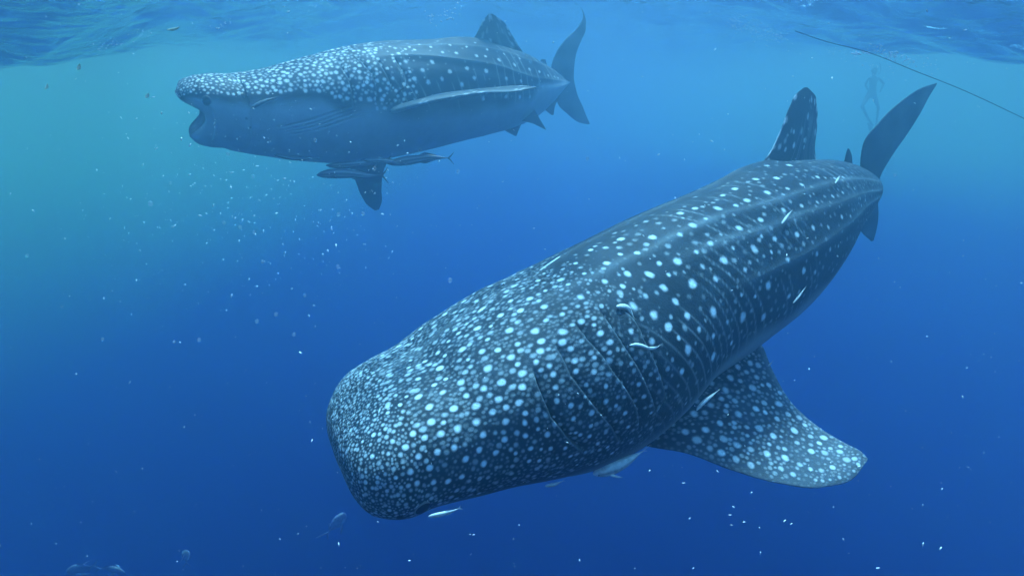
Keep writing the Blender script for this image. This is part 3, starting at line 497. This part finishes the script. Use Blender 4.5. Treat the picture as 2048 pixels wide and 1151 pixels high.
    for k, (LE, TE) in fins.items():
        big = near and k in ('pect', 'dorsal')
        n_, m_ = (300, 300) if near and k == 'pect' else ((150, 160) if big else (60, 60))
        th_ = nfin[k]*(1 if near else 1.15)
        G, v, c, th = fin_grid(LE, TE, n_, m_, th_, flare={'dorsal': .9, 'pect': .5}.get(k, .4), tip=.3)
        FN = nrm(np.cross(np.gradient(G, axis=0), np.roll(G, -1, 1)-np.roll(G, 1, 1)))
        if np.mean(np.sum(FN*(G-G.mean(1, keepdims=True)), -1)) < 0: FN = -FN
        fs = np.zeros(G.shape[:2]); fb = np.zeros_like(fs)
        if k in ('pect', 'right', 'pelvic', 'rpelvic'):
            fb = smooth(.05, -.35, FN[..., 2])*.8 if False else (1-smooth(-.35, .05, FN[..., 2]))*.6
            fb = np.maximum(fb, (.05+.1*smooth(0, .9, v))[:, None]*np.exp(-(c[None, :]/.05)**2))
        jit = fnoise(G, 80, 31)*.14+fnoise(G, 200, 32)*.07
        if near and k == 'pect':
            half = th >= np.pi; idx = np.where(half)[0]; sub = G[:, idx]
            pts = []
            for (vv, cc, r) in fin_spots:
                i = int(np.argmin(abs(v-vv))); j = int(np.argmin(abs(c[idx]-cc))); pts.append((sub[i, j], r, rr.uniform(.55, .9)))
            tries = 0
            while tries < 6000:
                tries += 1
                i = rr.randrange(6, n_-4); j = rr.randrange(3, len(idx)-3); q = sub[i, j]
                r = rr.uniform(.009, .017)*(1 if v[i] < .8 else .7)
                if all(np.sum((q-a)**2) > ((r+b)*1.12)**2 for a, b, s_ in pts): pts.append((q, r, rr.uniform(.12, .5)))
            for q, r, st in pts:
                d = np.linalg.norm(sub-q, axis=-1)/r+jit[:, idx]
                fs[:, idx] = np.maximum(fs[:, idx], st*(1-smooth(.5, 1.25, d)))
            ns_ = len(pts)
            fs *= (smooth(-.02, .10, c)*.75+.25)[None, :]
            fs = np.maximum(fs, .09*(smooth(.35, .9, v))[:, None]+0*fs)      # paler, worn towards the tip
            fs = np.maximum(fs, .16*np.exp(-((1-c)/.05)**2)[None, :]+0*fs)
        elif k == 'dorsal':
            ns = 60 if near else 26
            for _ in range(ns):
                i = rr.randrange(int(n_*.15), int(n_*.9)); j = rr.randrange(m_); r = rr.uniform(.012, .022)*(1 if near else 1.3)
                d_ = G-G[i, j]; sp_ = nrm(G[min(i+3, n_-1), j]-G[i-3, j]); al = d_ @ sp_; d_ = d_-(al*.55)[..., None]*sp_
                fs = np.maximum(fs, rr.uniform(.3, .8)*(1-smooth(.5, 1.2, np.linalg.norm(d_, axis=-1)/r+jit)))
            arc_ = (c[None, :]*np.linalg.norm(np.asarray(TE)[0]-np.asarray(LE)[0]))
            fs = np.maximum(fs, .3*np.exp(-(np.abs(((arc_+.02*fnoise(G, 5, 3))/.055) % 1-.5)*.055/.006)**2)*smooth(.3, .75, c)[None, :]*(1-smooth(.6, .9, v))[:, None])
            fs = np.maximum(fs, .6*np.exp(-(c/.012)**2)[None, :]*smooth(.2, .8, fnoise(G, 6, 9))*(1-smooth(.6, .8, v))[:, None])
        elif k in ('upper', 'lower'):
            fs = .06+.05*fnoise(G, 12, 5)
        if k == 'pect' and not near:
            fs = np.maximum(fs, .14*np.exp(-(c/.25)**2)[None, :]*(.6+.4*fnoise(G, 9, 6)))
            for _ in range(60):
                i = rr.randrange(5, n_-5); j = rr.randrange(m_); d_ = np.linalg.norm(G-G[i, j], axis=-1)/.03
                fs = np.maximum(fs, .5*(1-smooth(.5, 1.2, d_)))
        fl = grid_faces(n_, m_)
        P_.add(G, fl, spot=fs, belly=fb, crease=np.zeros_like(fs))
    o = P_.build(name, mat, loc=B.C[len(us)//2])
    tag(o, label, 'whale shark', 'whale sharks swimming to the left')
    def surf(u, p, lift=0.):
        i = min(int(np.searchsorted(us, u)), len(us)-1); j = int(round((p+np.pi)/(2*np.pi)*nph)) % nph
        return V[i, j]+Nn[i, j]*lift, Nn[i, j], B.T[i]
    return o, B, surf

near_shark, NB, nsurf = shark(NEAR_BODY, NEAR_SPOTS, NEAR_GILLS, FINS['near'], M['shark'], 'whale_shark',
    'large nearer whale shark with square spotted head and broad spotted pectoral fin, seen from above', True,
    [0, .03, .1, .25, .35, .5, .7, .85, 1], [2.0, 2.08, 2.1, 2.2, 2.1, 2.0, 2.0, 1.9, 1.9], PECTORAL_SPOTS)
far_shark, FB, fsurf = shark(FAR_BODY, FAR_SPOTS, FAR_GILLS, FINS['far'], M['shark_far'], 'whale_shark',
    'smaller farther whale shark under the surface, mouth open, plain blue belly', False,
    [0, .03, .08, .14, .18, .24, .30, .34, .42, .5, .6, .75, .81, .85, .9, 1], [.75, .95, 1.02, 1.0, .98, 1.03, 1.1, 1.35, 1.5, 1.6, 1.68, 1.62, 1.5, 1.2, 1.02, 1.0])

def ball(name, c, n, r, mat, parent, flat=.5, seg=20, ring=14, t=None):
    th = np.linspace(0, np.pi, ring); ps = np.linspace(0, 2*np.pi, seg, endpoint=False)
    n = nrm(np.asarray(n, float)); a = nrm(np.cross(n, [0.1, .2, 1.]) if t is None else t-n*np.dot(t, n)); b = np.cross(n, a)
    v = c+r*(np.cos(th)[:, None, None]*flat*n+np.sin(th)[:, None, None]*(np.cos(ps)[None, :, None]*a+np.sin(ps)[None, :, None]*b))
    return mesh_obj(name, v, grid_faces(ring, seg), mat, parent=parent)
for sf, sh, u, p, r in ((nsurf, near_shark, .0744, 1.93, .036), (nsurf, near_shark, .0744, -1.93, .036), (fsurf, far_shark, .0372+.005, 1.17, .045), (fsurf, far_shark, .042, -1.17, .045)):
    c, n, t = sf(u, p, -.004)
    e = ball('eye', c, n, r, M['eye'], sh, .35, t=t); ball('iris', c-n*.002, n, r*1.25, M['iris'], sh, .18, t=t).name = 'eye_rim'
for p in (1.0, -1.0):
    c, n, t = fsurf(.106, p, -.004); ball('spiracle', c, n, .035, M['eye'], far_shark, .2, t=t)
for p in (2.0, -2.0):
    c, n, t = nsurf(.112, p, -.004); ball('spiracle', c, n, .013, M['eye'], near_shark, .2, t=t)

# ------------------------------------------------------------------ fishes
def fish(name, path, up, h, wd, mat, label, cat, group=None, kind='remora', tailspan=.9, parts=False, seg=36, ring=16):
    """a slender fish: body lofted along its path (head first), forked tail, long low dorsal and anal fins"""
    path = np.asarray(path, float); t = np.concatenate([[0], np.cumsum(np.linalg.norm(np.diff(path, axis=0), axis=1))]); Ln = t[-1]; t = t/Ln
    v = np.linspace(0, 1, seg); C = crom(t, path, v); T = nrm(np.gradient(C, axis=0)); U = nrm(np.asarray(up, float)[None]-T*(T @ np.asarray(up, float))[:, None]); W = nrm(np.cross(T, U))
    if kind == 'jack': pr = np.interp(v, [0, .03, .1, .25, .45, .7, .88, .96, 1], [0.02, .3, .65, .98, 1, .6, .16, .09, .07])
    else: pr = np.interp(v, [0, .02, .08, .2, .38, .6, .8, .93, 1], [.08, .35, .62, .9, 1, .8, .42, .15, .08])
    pr = np.convolve(np.pad(pr, 1, mode='edge'), [.25, .5, .25], 'valid')
    ps = np.linspace(0, 2*np.pi, ring, endpoint=False)
    V = C[:, None]+(np.cos(ps)[None, :, None]*U[:, None]*h/2+np.sin(ps)[None, :, None]*W[:, None]*wd/2)*pr[:, None, None]
    stripe = np.exp(-((np.abs(np.cos(ps)[None, :])-.38)/.18)**2)*smooth(.0, .2, v)[:, None]*(1-smooth(.8, 1, v))[:, None]*.8
    cent = path.mean(0); pa = Parts(); pa.add(V, grid_faces(seg, ring), stripe=stripe)
    def finp(LE, TE, th=.05, n=10, m=10):
        G, *_ = fin_grid(LE, TE, n, m, th*h, 0, .4); return G, grid_faces(n, m)
    E, Te, Ue = C[-1], T[-1], U[-1]; sp = h*tailspan
    fins_ = []
    for s_ in (1, -1):
        fins_.append(('tail_fin', finp([E-Te*h*.15, E+Te*h*.2+Ue*s_*sp*.35, E+Te*h*.55+Ue*s_*sp*.75], [E+Te*h*.12, E+Te*h*.35+Ue*s_*sp*.3, E+Te*h*.62+Ue*s_*sp*.78])))
    for s_, nm in ((1, 'dorsal_fin'), (-1, 'anal_fin')):
        i0, i1, i2 = int(seg*.52), int(seg*.62), int(seg*.9)
        top = lambda i, k=0.: C[i]+U[i]*s_*h/2*(pr[i]*.85+k)
        fins_.append((nm, finp([top(i0), (top(i0, .3)+top(i1, .3))/2, top(i1, .55)], [top(i2), top(int(seg*.8), .18), top(int(seg*.68), .45)])))
    if h > .05 or kind == 'jack':
        for s_ in (1, -1):
            i = int(seg*.24); b = C[i]+W[i]*s_*wd*.42*pr[i]
            fins_.append(('pectoral_fin', finp([b, b+T[i]*h*.35+W[i]*s_*h*.25-U[i]*h*.2, b+T[i]*h*.9+W[i]*s_*h*.35-U[i]*h*.45], [b+T[i]*h*.28-U[i]*h*.1, b+T[i]*h*.6-U[i]*h*.2+W[i]*s_*h*.2, b+T[i]*h*.95-U[i]*h*.42+W[i]*s_*h*.33])))
    if parts:
        o = pa.build(name, mat, loc=cent)
        for nm, (G, f) in fins_: mesh_obj(nm, G, f, mat, parent=o)
        i = int(seg*.1)
        for s_ in (1, -1): ball('eye', C[i]+W[i]*s_*wd*.5*pr[i]*.97+U[i]*h*.06, W[i]*s_, h*.055, M['eye'], o, .5, 10, 8)
    else:
        for nm, (G, f) in fins_: pa.add(G, f, stripe=0.)
        o = pa.build(name, mat, loc=cent)
    tag(o, label, cat, group); return o
# little pale fish riding along with the near shark
def on_near(pts, lift): return [nsurf(u, p, lift)[0] for u, p in pts]
GP = 'small pale fish close to the near whale shark'
nn = nsurf(.36, .9)[1]
fish('pilot_fish', on_near([(.358, .83), (.366, .90), (.373, .99)], .02), nn, .03, .035, M['palefish'], 'short pale fish tucked over the last gill slit of the near shark', 'fish', GP, tailspan=.4)
fish('pilot_fish', [at(1259, 690, 2.40), at(1272, 689, 2.41), at(1286, 692, 2.42), at(1300, 697, 2.43), at(1312, 695, 2.44), at(1321, 689, 2.45)], nn, .019, .02, M['palefish'], 'wavy white fish in front of the last gill slit of the near shark', 'fish', GP, tailspan=.5)
fish('pilot_fish', [at(1393, 820, 2.88), at(1402, 809, 2.88), at(1414, 798, 2.89), at(1437, 780, 2.92)], nsurf(.36, 1.2)[1], .024, .022, M['palefish'], 'slender pale fish over the root of the near shark\'s pectoral fin', 'fish', GP, tailspan=.35)
fish('pilot_fish', on_near([(.606, 1.03), (.62, 1.012), (.634, .99)], .03), nn, .02, .02, M['palefish'], 'slender fish above the ridged flank below the near shark\'s dorsal fin', 'fish', GP, tailspan=.35)
fish('pilot_fish', on_near([(.587, 1.83), (.598, 1.80), (.611, 1.755)], .03), nn, .012, .014, M['palefish'], 'thin fish at the lower flank of the near shark, right of the pectoral fin', 'fish', GP, tailspan=.35)
fish('pilot_fish', on_near([(.738, 1.0), (.762, .935)], .03), nn, .018, .02, M['palefish'], 'tiny fish above the tail stem of the near shark', 'fish', GP, tailspan=.35)
fish('pilot_fish', [at(1698, 441, 4.6), at(1713, 436, 4.6), at(1729, 434, 4.6)], (0, 0, 1), .05, .04, M['palefish'], 'pale fish with forked tail between the near shark and its tail fin', 'fish', GP, tailspan=1.0)
fish('pilot_fish', [at(1536, 732, 3.6), at(1541, 727, 3.6), at(1545, 722, 3.6)], (0, 0, 1), .014, .012, M['palefish'], 'tiny white fish at the rear edge of the near shark\'s pectoral fin', 'fish', GP, tailspan=.8)
fish('pilot_fish', [at(1090, 971, 2.5), at(1108, 968, 2.5), at(1126, 961, 2.5)], (0, 0, 1), .016, .02, M['palefish'], 'thin white fish below the gills of the near shark', 'fish', GP, tailspan=.5)
fish('cleaner_fish', [at(857, 1032, 1.9), at(880, 1028, 1.9), at(905, 1021, 1.9), at(918, 1016, 1.9)], (0.1, 0, 1), .02, .014, M['palefish'], 'slender glassy white fish with a forked tail behind the near shark\'s eye', 'fish', GP, tailspan=.75)
fish('remora', [at(1186, 947, 2.72), at(1212, 939, 2.72), at(1245, 925, 2.74), at(1285, 902, 2.8)], (.3, -.3, 1), .075, .07, M['palefish'], 'pale remora under the near shark in front of its pectoral fin', 'remora', parts=True, tailspan=.5)
# remoras of the far shark
GR = 'remoras under the far whale shark'
c1 = fsurf(.145, 1.31, .03)[0]; c2 = fsurf(.178, 1.2, .035)[0]; c3 = fsurf(.213, 1.1, .03)[0]
fish('remora', [c1, c2, c3], fsurf(.178, 1.2)[1], .045, .05, M['remora'], 'thin remora on the cheek behind the far shark\'s eye', 'remora', GR, tailspan=.4)
fish('remora', [fsurf(.20, 2.45, .035)[0], fsurf(.24, 2.49, .04)[0], fsurf(.285, 2.47, .03)[0]], fsurf(.24, 2.45)[1], .05, .05, M['remora'], 'small remora flat against the throat of the far shark', 'remora', GR, tailspan=.4)
fish('remora', [at(634, 350, 6.75), at(665, 347, 6.72), at(700, 347, 6.7), at(735, 351, 6.7), at(764, 351, 6.72)], (0, 0, 1), .135, .10, M['remora'], 'largest remora, swimming in front of the far shark\'s hanging pectoral fin', 'remora', GR, parts=True, tailspan=1.0)
fish('remora', [at(652, 331, 6.9), at(690, 330, 6.86), at(730, 326, 6.82), at(775, 320, 6.8)], (0, 0, 1), .095, .09, M['remora'], 'remora touching the belly of the far shark, above the largest remora', 'remora', GR, parts=True, tailspan=.7)
fish('remora', [at(775, 327, 6.95), at(815, 321, 6.9), at(860, 315, 6.9), at(897, 316, 6.92)], (0, 0, 1), .125, .09, M['remora'], 'rearmost remora with its forked tail clear of the far shark\'s belly', 'remora', GR, parts=True, tailspan=.85)
fish('remora', [at(728, 321, 6.75), at(765, 321, 6.72), at(808, 327, 6.7)], (0, 0, 1), .07, .06, M['remora'], 'short remora squeezed between two others under the far shark', 'remora', GR, parts=True, tailspan=.6)
# silvery fish fading into the deep
GJ = 'faint silvery fish in the deep water'
for pts, h, lab in (([(689, 1024), (675, 1043), (656, 1064)], .28, 'faint silvery fish swimming up below the near shark\'s snout'),
                    ([(138, 1148), (160, 1136), (186, 1131)], .30, 'faint humpbacked fish at the bottom, leftmost of the deep fish'),
                    ([(250, 1145), (224, 1137), (200, 1136)], .22, 'faint flat-looking fish at the bottom beside the leftmost deep fish'),
                    ([(371, 1098), (372, 1110), (373, 1124)], .16, 'very faint upright fish at the bottom, between the other deep fish')):
    fish('silver_fish', [at(x, y, 12) for x, y in pts], (0, -.3, 1) if h != .16 else (1, 0, 0), h*1.25, h*.5, M['jack'], lab, 'fish', GJ, kind='jack', tailspan=.7)

# ------------------------------------------------------------------ person hanging in the water far behind
def person():
    D = 17.5
    J = {'pelvis': (1743, 187, .115), 'waist': (1745, 176, .11), 'chest': (1747, 162, .14), 'neck': (1748, 151, .055), 'head': (1750, 141, .10), 'crown': (1751, 134, .07),
         'hip_l': (1736, 192, .085), 'knee_l': (1724, 213, .06), 'ankle_l': (1737, 238, .04), 'toe_l': (1746, 252, .03),
         'hip_r': (1750, 193, .085), 'knee_r': (1757, 216, .06), 'ankle_r': (1754, 240, .04), 'toe_r': (1751, 254, .03),
         'sho_l': (1737, 156, .055), 'elb_l': (1731, 170, .04), 'wri_l': (1737, 182, .03), 'sho_r': (1758, 157, .055), 'elb_r': (1768, 168, .04), 'wri_r': (1762, 180, .03),
         'hand_l': (1739, 186, .03), 'hand_r': (1760, 184, .03)}
    E = [('pelvis', 'waist'), ('waist', 'chest'), ('chest', 'neck'), ('neck', 'head'), ('head', 'crown'), ('pelvis', 'hip_l'), ('hip_l', 'knee_l'), ('knee_l', 'ankle_l'), ('ankle_l', 'toe_l'),
         ('pelvis', 'hip_r'), ('hip_r', 'knee_r'), ('knee_r', 'ankle_r'), ('ankle_r', 'toe_r'), ('chest', 'sho_l'), ('sho_l', 'elb_l'), ('elb_l', 'wri_l'), ('wri_l', 'hand_l'),
         ('chest', 'sho_r'), ('sho_r', 'elb_r'), ('elb_r', 'wri_r'), ('wri_r', 'hand_r')]
    names = list(J); me = bpy.data.meshes.new('person')
    off = {'knee_l': -.25, 'knee_r': -.2, 'elb_l': .1, 'elb_r': .1}
    me.from_pydata([tuple(at(J[n][0], J[n][1], D+off.get(n, 0))) for n in names], [(names.index(a), names.index(b)) for a, b in E], [])
    o = bpy.data.objects.new('person', me); COL.objects.link(o); o.modifiers.new('skin', 'SKIN')
    for i, n in enumerate(names):
        sv = me.skin_vertices[0].data[i]; r = J[n][2]; sv.radius = (r, r*.8); sv.use_root = n == 'pelvis'
    sb = o.modifiers.new('sub', 'SUBSURF'); sb.levels = sb.render_levels = 2
    dg = bpy.context.evaluated_depsgraph_get(); m2 = bpy.data.meshes.new_from_object(o.evaluated_get(dg)); o.modifiers.clear(); o.data = m2
    m2.materials.clear(); m2.materials.append(M['wetsuit']); m2.shade_smooth()
    tag(o, 'faint swimmer hanging upright with bent knees under the surface, far behind', 'person')
    for kn, an in (('ankle_l', 'toe_l'), ('ankle_r', 'toe_r')):
        a = at(J[kn][0], J[kn][1]+8, D); b = at(J[an][0], J[an][1]+14, D)
        G, *_ = fin_grid([a+RGT*-.04, (a+b)/2-RGT*.08, b-RGT*.1], [a+RGT*.04, (a+b)/2+RGT*.08, b+RGT*.1], 12, 12, .02)
        mesh_obj('swim_fin', G, grid_faces(12, 12), M['wetsuit'], parent=o)
    mk = at(1746, 142, D-.1); ball('diving_mask', mk, -FWD, .07, M['wetsuit'], o, .5, 14, 10)
    tb = crom([0, 1, 2, 3], np.array([at(1757, 148, D-.1), at(1761, 142, D-.05), at(1761, 134, D), at(1759, 126, D)]), np.linspace(0, 3, 12))
    mesh_obj('snorkel', *tube(tb, .014, 8), M['wetsuit'], parent=o)
def tube(P_, r, m=8):
    P_ = np.asarray(P_, float); T = nrm(np.gradient(P_, axis=0)); a = nrm(np.cross(T, [.05, .1, 1.])); b = np.cross(T, a)
    ps = np.linspace(0, 2*np.pi, m, endpoint=False)
    r = np.broadcast_to(r, (len(P_),))
    return P_[:, None]+(np.cos(ps)[None, :, None]*a[:, None]+np.sin(ps)[None, :, None]*b[:, None])*r[:, None, None], grid_faces(len(P_), m)
person()

# ------------------------------------------------------------------ rope, leaves
rp = np.array([at(1590, 62, 3.9), at(1655, 84, 3.9), at(1740, 106, 4.0), at(1830, 142, 4.2), at(1930, 182, 4.4), at(2050, 238, 4.6), at(2240, 330, 4.8)])
o = mesh_obj('rope', *tube(crom(np.arange(7), rp, np.linspace(0, 6, 100)), .0027, 8), M['rope'])
tag(o, 'thin dark rope trailing under the surface on the right', 'rope')
def leaf(x0, y0, x1, y1, d, wd, lab):
    a, b = at(x0, y0, d), at(x1, y1, d); ax = nrm(b-a); sd_ = nrm(np.cross(ax, FWD+.3*UPV)); L_ = np.linalg.norm(b-a)
    v = np.linspace(0, 1, 14); c = a+(b-a)*v[:, None]+FWD*(np.sin(v*3.1)*L_*.12)[:, None]
    w_ = wd*np.sin(np.pi*v**.85)**.8+.0008
    th = np.linspace(0, 2*np.pi, 10, endpoint=False)
    G = c[:, None]+w_[:, None, None]*np.cos(th)[None, :, None]*sd_+(.0012+.1*w_)[:, None, None]*np.sin(th)[None, :, None]*np.cross(ax, sd_)
    return tag(mesh_obj('leaf', G, grid_faces(14, 10), M['leaf']), lab, 'leaf', 'leaves drifting under the surface')
leaf(334, 60, 359, 54, 2.6, .006, 'yellow slip of leaf near the top edge, above the far shark\'s head')
leaf(154, 140, 160, 127, 2.4, .008, 'yellow oval leaf drifting at the upper left')
leaf(90, 179, 95, 167, 3.6, .009, 'pale blurred leaf below the yellow oval one')
leaf(291, 196, 297, 186, 4.6, .014, 'faint pale leaf in front of the far shark\'s mouth')

# ------------------------------------------------------------------ bubbles, plankton
def ico():
    import bmesh
    bm = bmesh.new(); bmesh.ops.create_icosphere(bm, subdivisions=1, radius=1); bm.verts.ensure_lookup_table()
    v = np.array([v.co[:] for v in bm.verts]); f = np.array([[x.index for x in p.verts] for p in bm.faces]); bm.free(); return v, f
IV, IF = ico()
def specks(name, items, mat, label):
    """items: (centre, radius, axis or None, stretch)"""
    vs, fs = [], []; n = 0
    for c, r, ax, st in items:
        v = IV*r
        if ax is not None:
            ax = nrm(np.asarray(ax, float)); al = v @ ax; v = v+(al*(st-1))[:, None]*ax
        vs.append(v+c); fs.append(IF+n); n += len(IV)
    o = mesh_obj(name, np.concatenate(vs), np.concatenate(fs), mat); tag(o, label, None, None, 'stuff'); return o
rn = random.Random(11)
fl = []
def dash(x, y, ang, ln, r_px, d=None):
    d = d or rn.uniform(1.0, 1.6); a = math.radians(ang); ax = RGT*math.cos(a)+UPV*math.sin(a)
    r = r_px/1024*d; fl.append((at(x, y, d), r, ax, max(1, ln/(2*r_px))))
for x, y, an, ln, r in ((348, 452, 40, 12, 1.3), (400, 431, -5, 9, 1.3), (514, 332, 0, 9, 1.2), (569, 357, 0, 7, 1.3), (588, 363, 90, 4, 1.4), (464, 345, 20, 8, 1.1), (452, 360, 30, 6, 1), (379, 349, 30, 6, 1),
        (487, 340, 0, 6, 1), (370, 569, 20, 5, 1), (463, 591, 70, 9, 1.3), (618, 631, -60, 5, 1.3), (601, 705, -40, 8, 1.7), (498, 558, 55, 6, 1), (553, 426, 10, 7, 1.1), (570, 505, 60, 6, 1), (641, 420, 30, 6, 1.2),
        (663, 455, 80, 6, 1), (508, 431, 20, 6, 1), (470, 436, 50, 6, 1.2), (441, 427, 90, 4, 1.2), (428, 460, 50, 5, 1.1), (478, 482, 80, 6, 1), (261, 398, 30, 5, 1), (360, 684, -30, 5, 1), (559, 321, 0, 3, .9),
        (1435, 942, -45, 7, 1.1), (1503, 984, 60, 4, 1.3), (1467, 1013, -35, 7, 1.2), (1460, 1029, 0, 7, 1), (1488, 1043, 5, 7, 1), (1519, 1055, 90, 4, 1.1), (1569, 1041, 45, 9, 1.2), (1521, 1105, 88, 8, 1),
        (1687, 1078, -60, 7, 1), (1846, 1088, 78, 11, 1.1), (1756, 1135, 5, 10, 1.2), (1884, 977, 50, 5, 1.1), (1299, 941, 65, 7, 1.1), (1618, 738, 85, 5, 1.3), (1667, 1013, 50, 3, .8), (1367, 965, 5, 8, .8),
        (363, 278, 85, 8, 1.4), (380, 290, 60, 10, 1), (323, 226, 80, 6, 1.3), (273, 237, 20, 5, 1.1), (307, 194, 10, 8, 1.1), (437, 57, 10, 6, 1.2), (795, 291, 30, 5, 1.2), (809, 282, 70, 4, 1.2),
        (700, 100, 10, 4, .9), (730, 385, 40, 5, 1), (704, 427, 60, 5, 1.1), (693, 400, 80, 4, 1), (765, 428, -20, 8, 1.2), (552, 427, 15, 6, 1), (639, 248, 0, 5, .9), (1430, 99, 40, 6, 1), (1317, 309, 30, 7, 1)):
    dash(x, y, an, ln, r)
n0 = len(fl)
for _ in range(1500):
    x = rn.uniform(-60, 2110); y = rn.uniform(-30, 1190)
    if rn.random() < .35: x = rn.gauss(520, 170); y = rn.gauss(410, 110)
    d = rn.uniform(.9, 6)
    sz = rn.uniform(.0004, .0015)*(1 if d < 2 else 1.8)
    a = rn.uniform(0, 6.28); fl.append((at(x, y, d), sz, RGT*math.cos(a)+UPV*math.sin(a)+FWD*rn.uniform(-.5, .5), rn.choice([1, 1, 1.5, 2.5, 4])))
specks('plankton', fl, M['plankton'], 'tiny pale plankton flecks drifting through the water')
dj = []  # translucent balls stand in for out-of-focus backscatter discs
for x, y, r in ((456, 308, 4.5), (506, 353, 4.5), (448, 445, 4.5), (508, 464, 4.5), (525, 523, 4.5), (514, 642, 5), (552, 628, 5), (348, 683, 4), (398, 679, 5), (588, 668, 5), (677, 429, 5), (726, 427, 5), (749, 337, 5), (916, 343, 5),
                (630, 280, 4.5), (341, 366, 4), (205, 678, 4), (54, 511, 4), (1175, 317, 4.5), (676, 533, 5), (840, 300, 3), (124, 613, 3), (480, 454, 5), (301, 407, 6), (900, 560, 6), (1790, 350, 4), (610, 590, 4)):
    d = rn.uniform(1.2, 1.8); rr_ = .85*r/1024*d
    dj.append((at(x, y, d), rr_, RGT*.2+UPV, 1.1))
specks('backscatter_blobs', dj, M['backscatter'], 'round translucent blobs imitating out-of-focus backscatter left of the sharks')
bb = []
def cluster(n, x0, y0, x1, y1, sp, d0, d1, r0, r1):
    for _ in range(n):
        t = rn.random(); x = x0+(x1-x0)*t+rn.gauss(0, sp); y = y0+(y1-y0)*t+rn.gauss(0, sp); d = d0+(d1-d0)*t
        bb.append((at(x, y, d), rn.uniform(r0, r1)/1024*d, RGT+UPV*rn.uniform(-.6, .3), rn.uniform(1, 3)))
cluster(26, 880, 38, 930, 10, 12, 5, 5, .6, 1.4); cluster(16, 860, 35, 865, 32, 5, 5, 5, .6, 1.3)
cluster(90, 1752, 100, 1850, 130, 6, 4.4, 4.4, .5, 1.3); cluster(22, 1704, 106, 1742, 107, 1.6, 4.3, 4.3, .6, 1.5)
cluster(50, 1700, 100, 1900, 150, 12, 4.2, 4.4, .4, .9); cluster(260, 1462, 44, 1570, 78, 9, 5.6, 5.6, .3, .8)
cluster(60, 1640, 96, 1790, 150, 9, 4.2, 4.2, .3, .7)
cluster(40, 190, 100, 300, 62, 5, 3.9, 4.2, .4, 1.0); cluster(14, 420, 60, 480, 38, 6, 5, 5, .4, 1.1); cluster(12, 620, 14, 660, 10, 5, 6, 6, .4, 1.)
specks('air_bubbles', bb, M['bubble'], 'glittering air bubbles just under the surface')
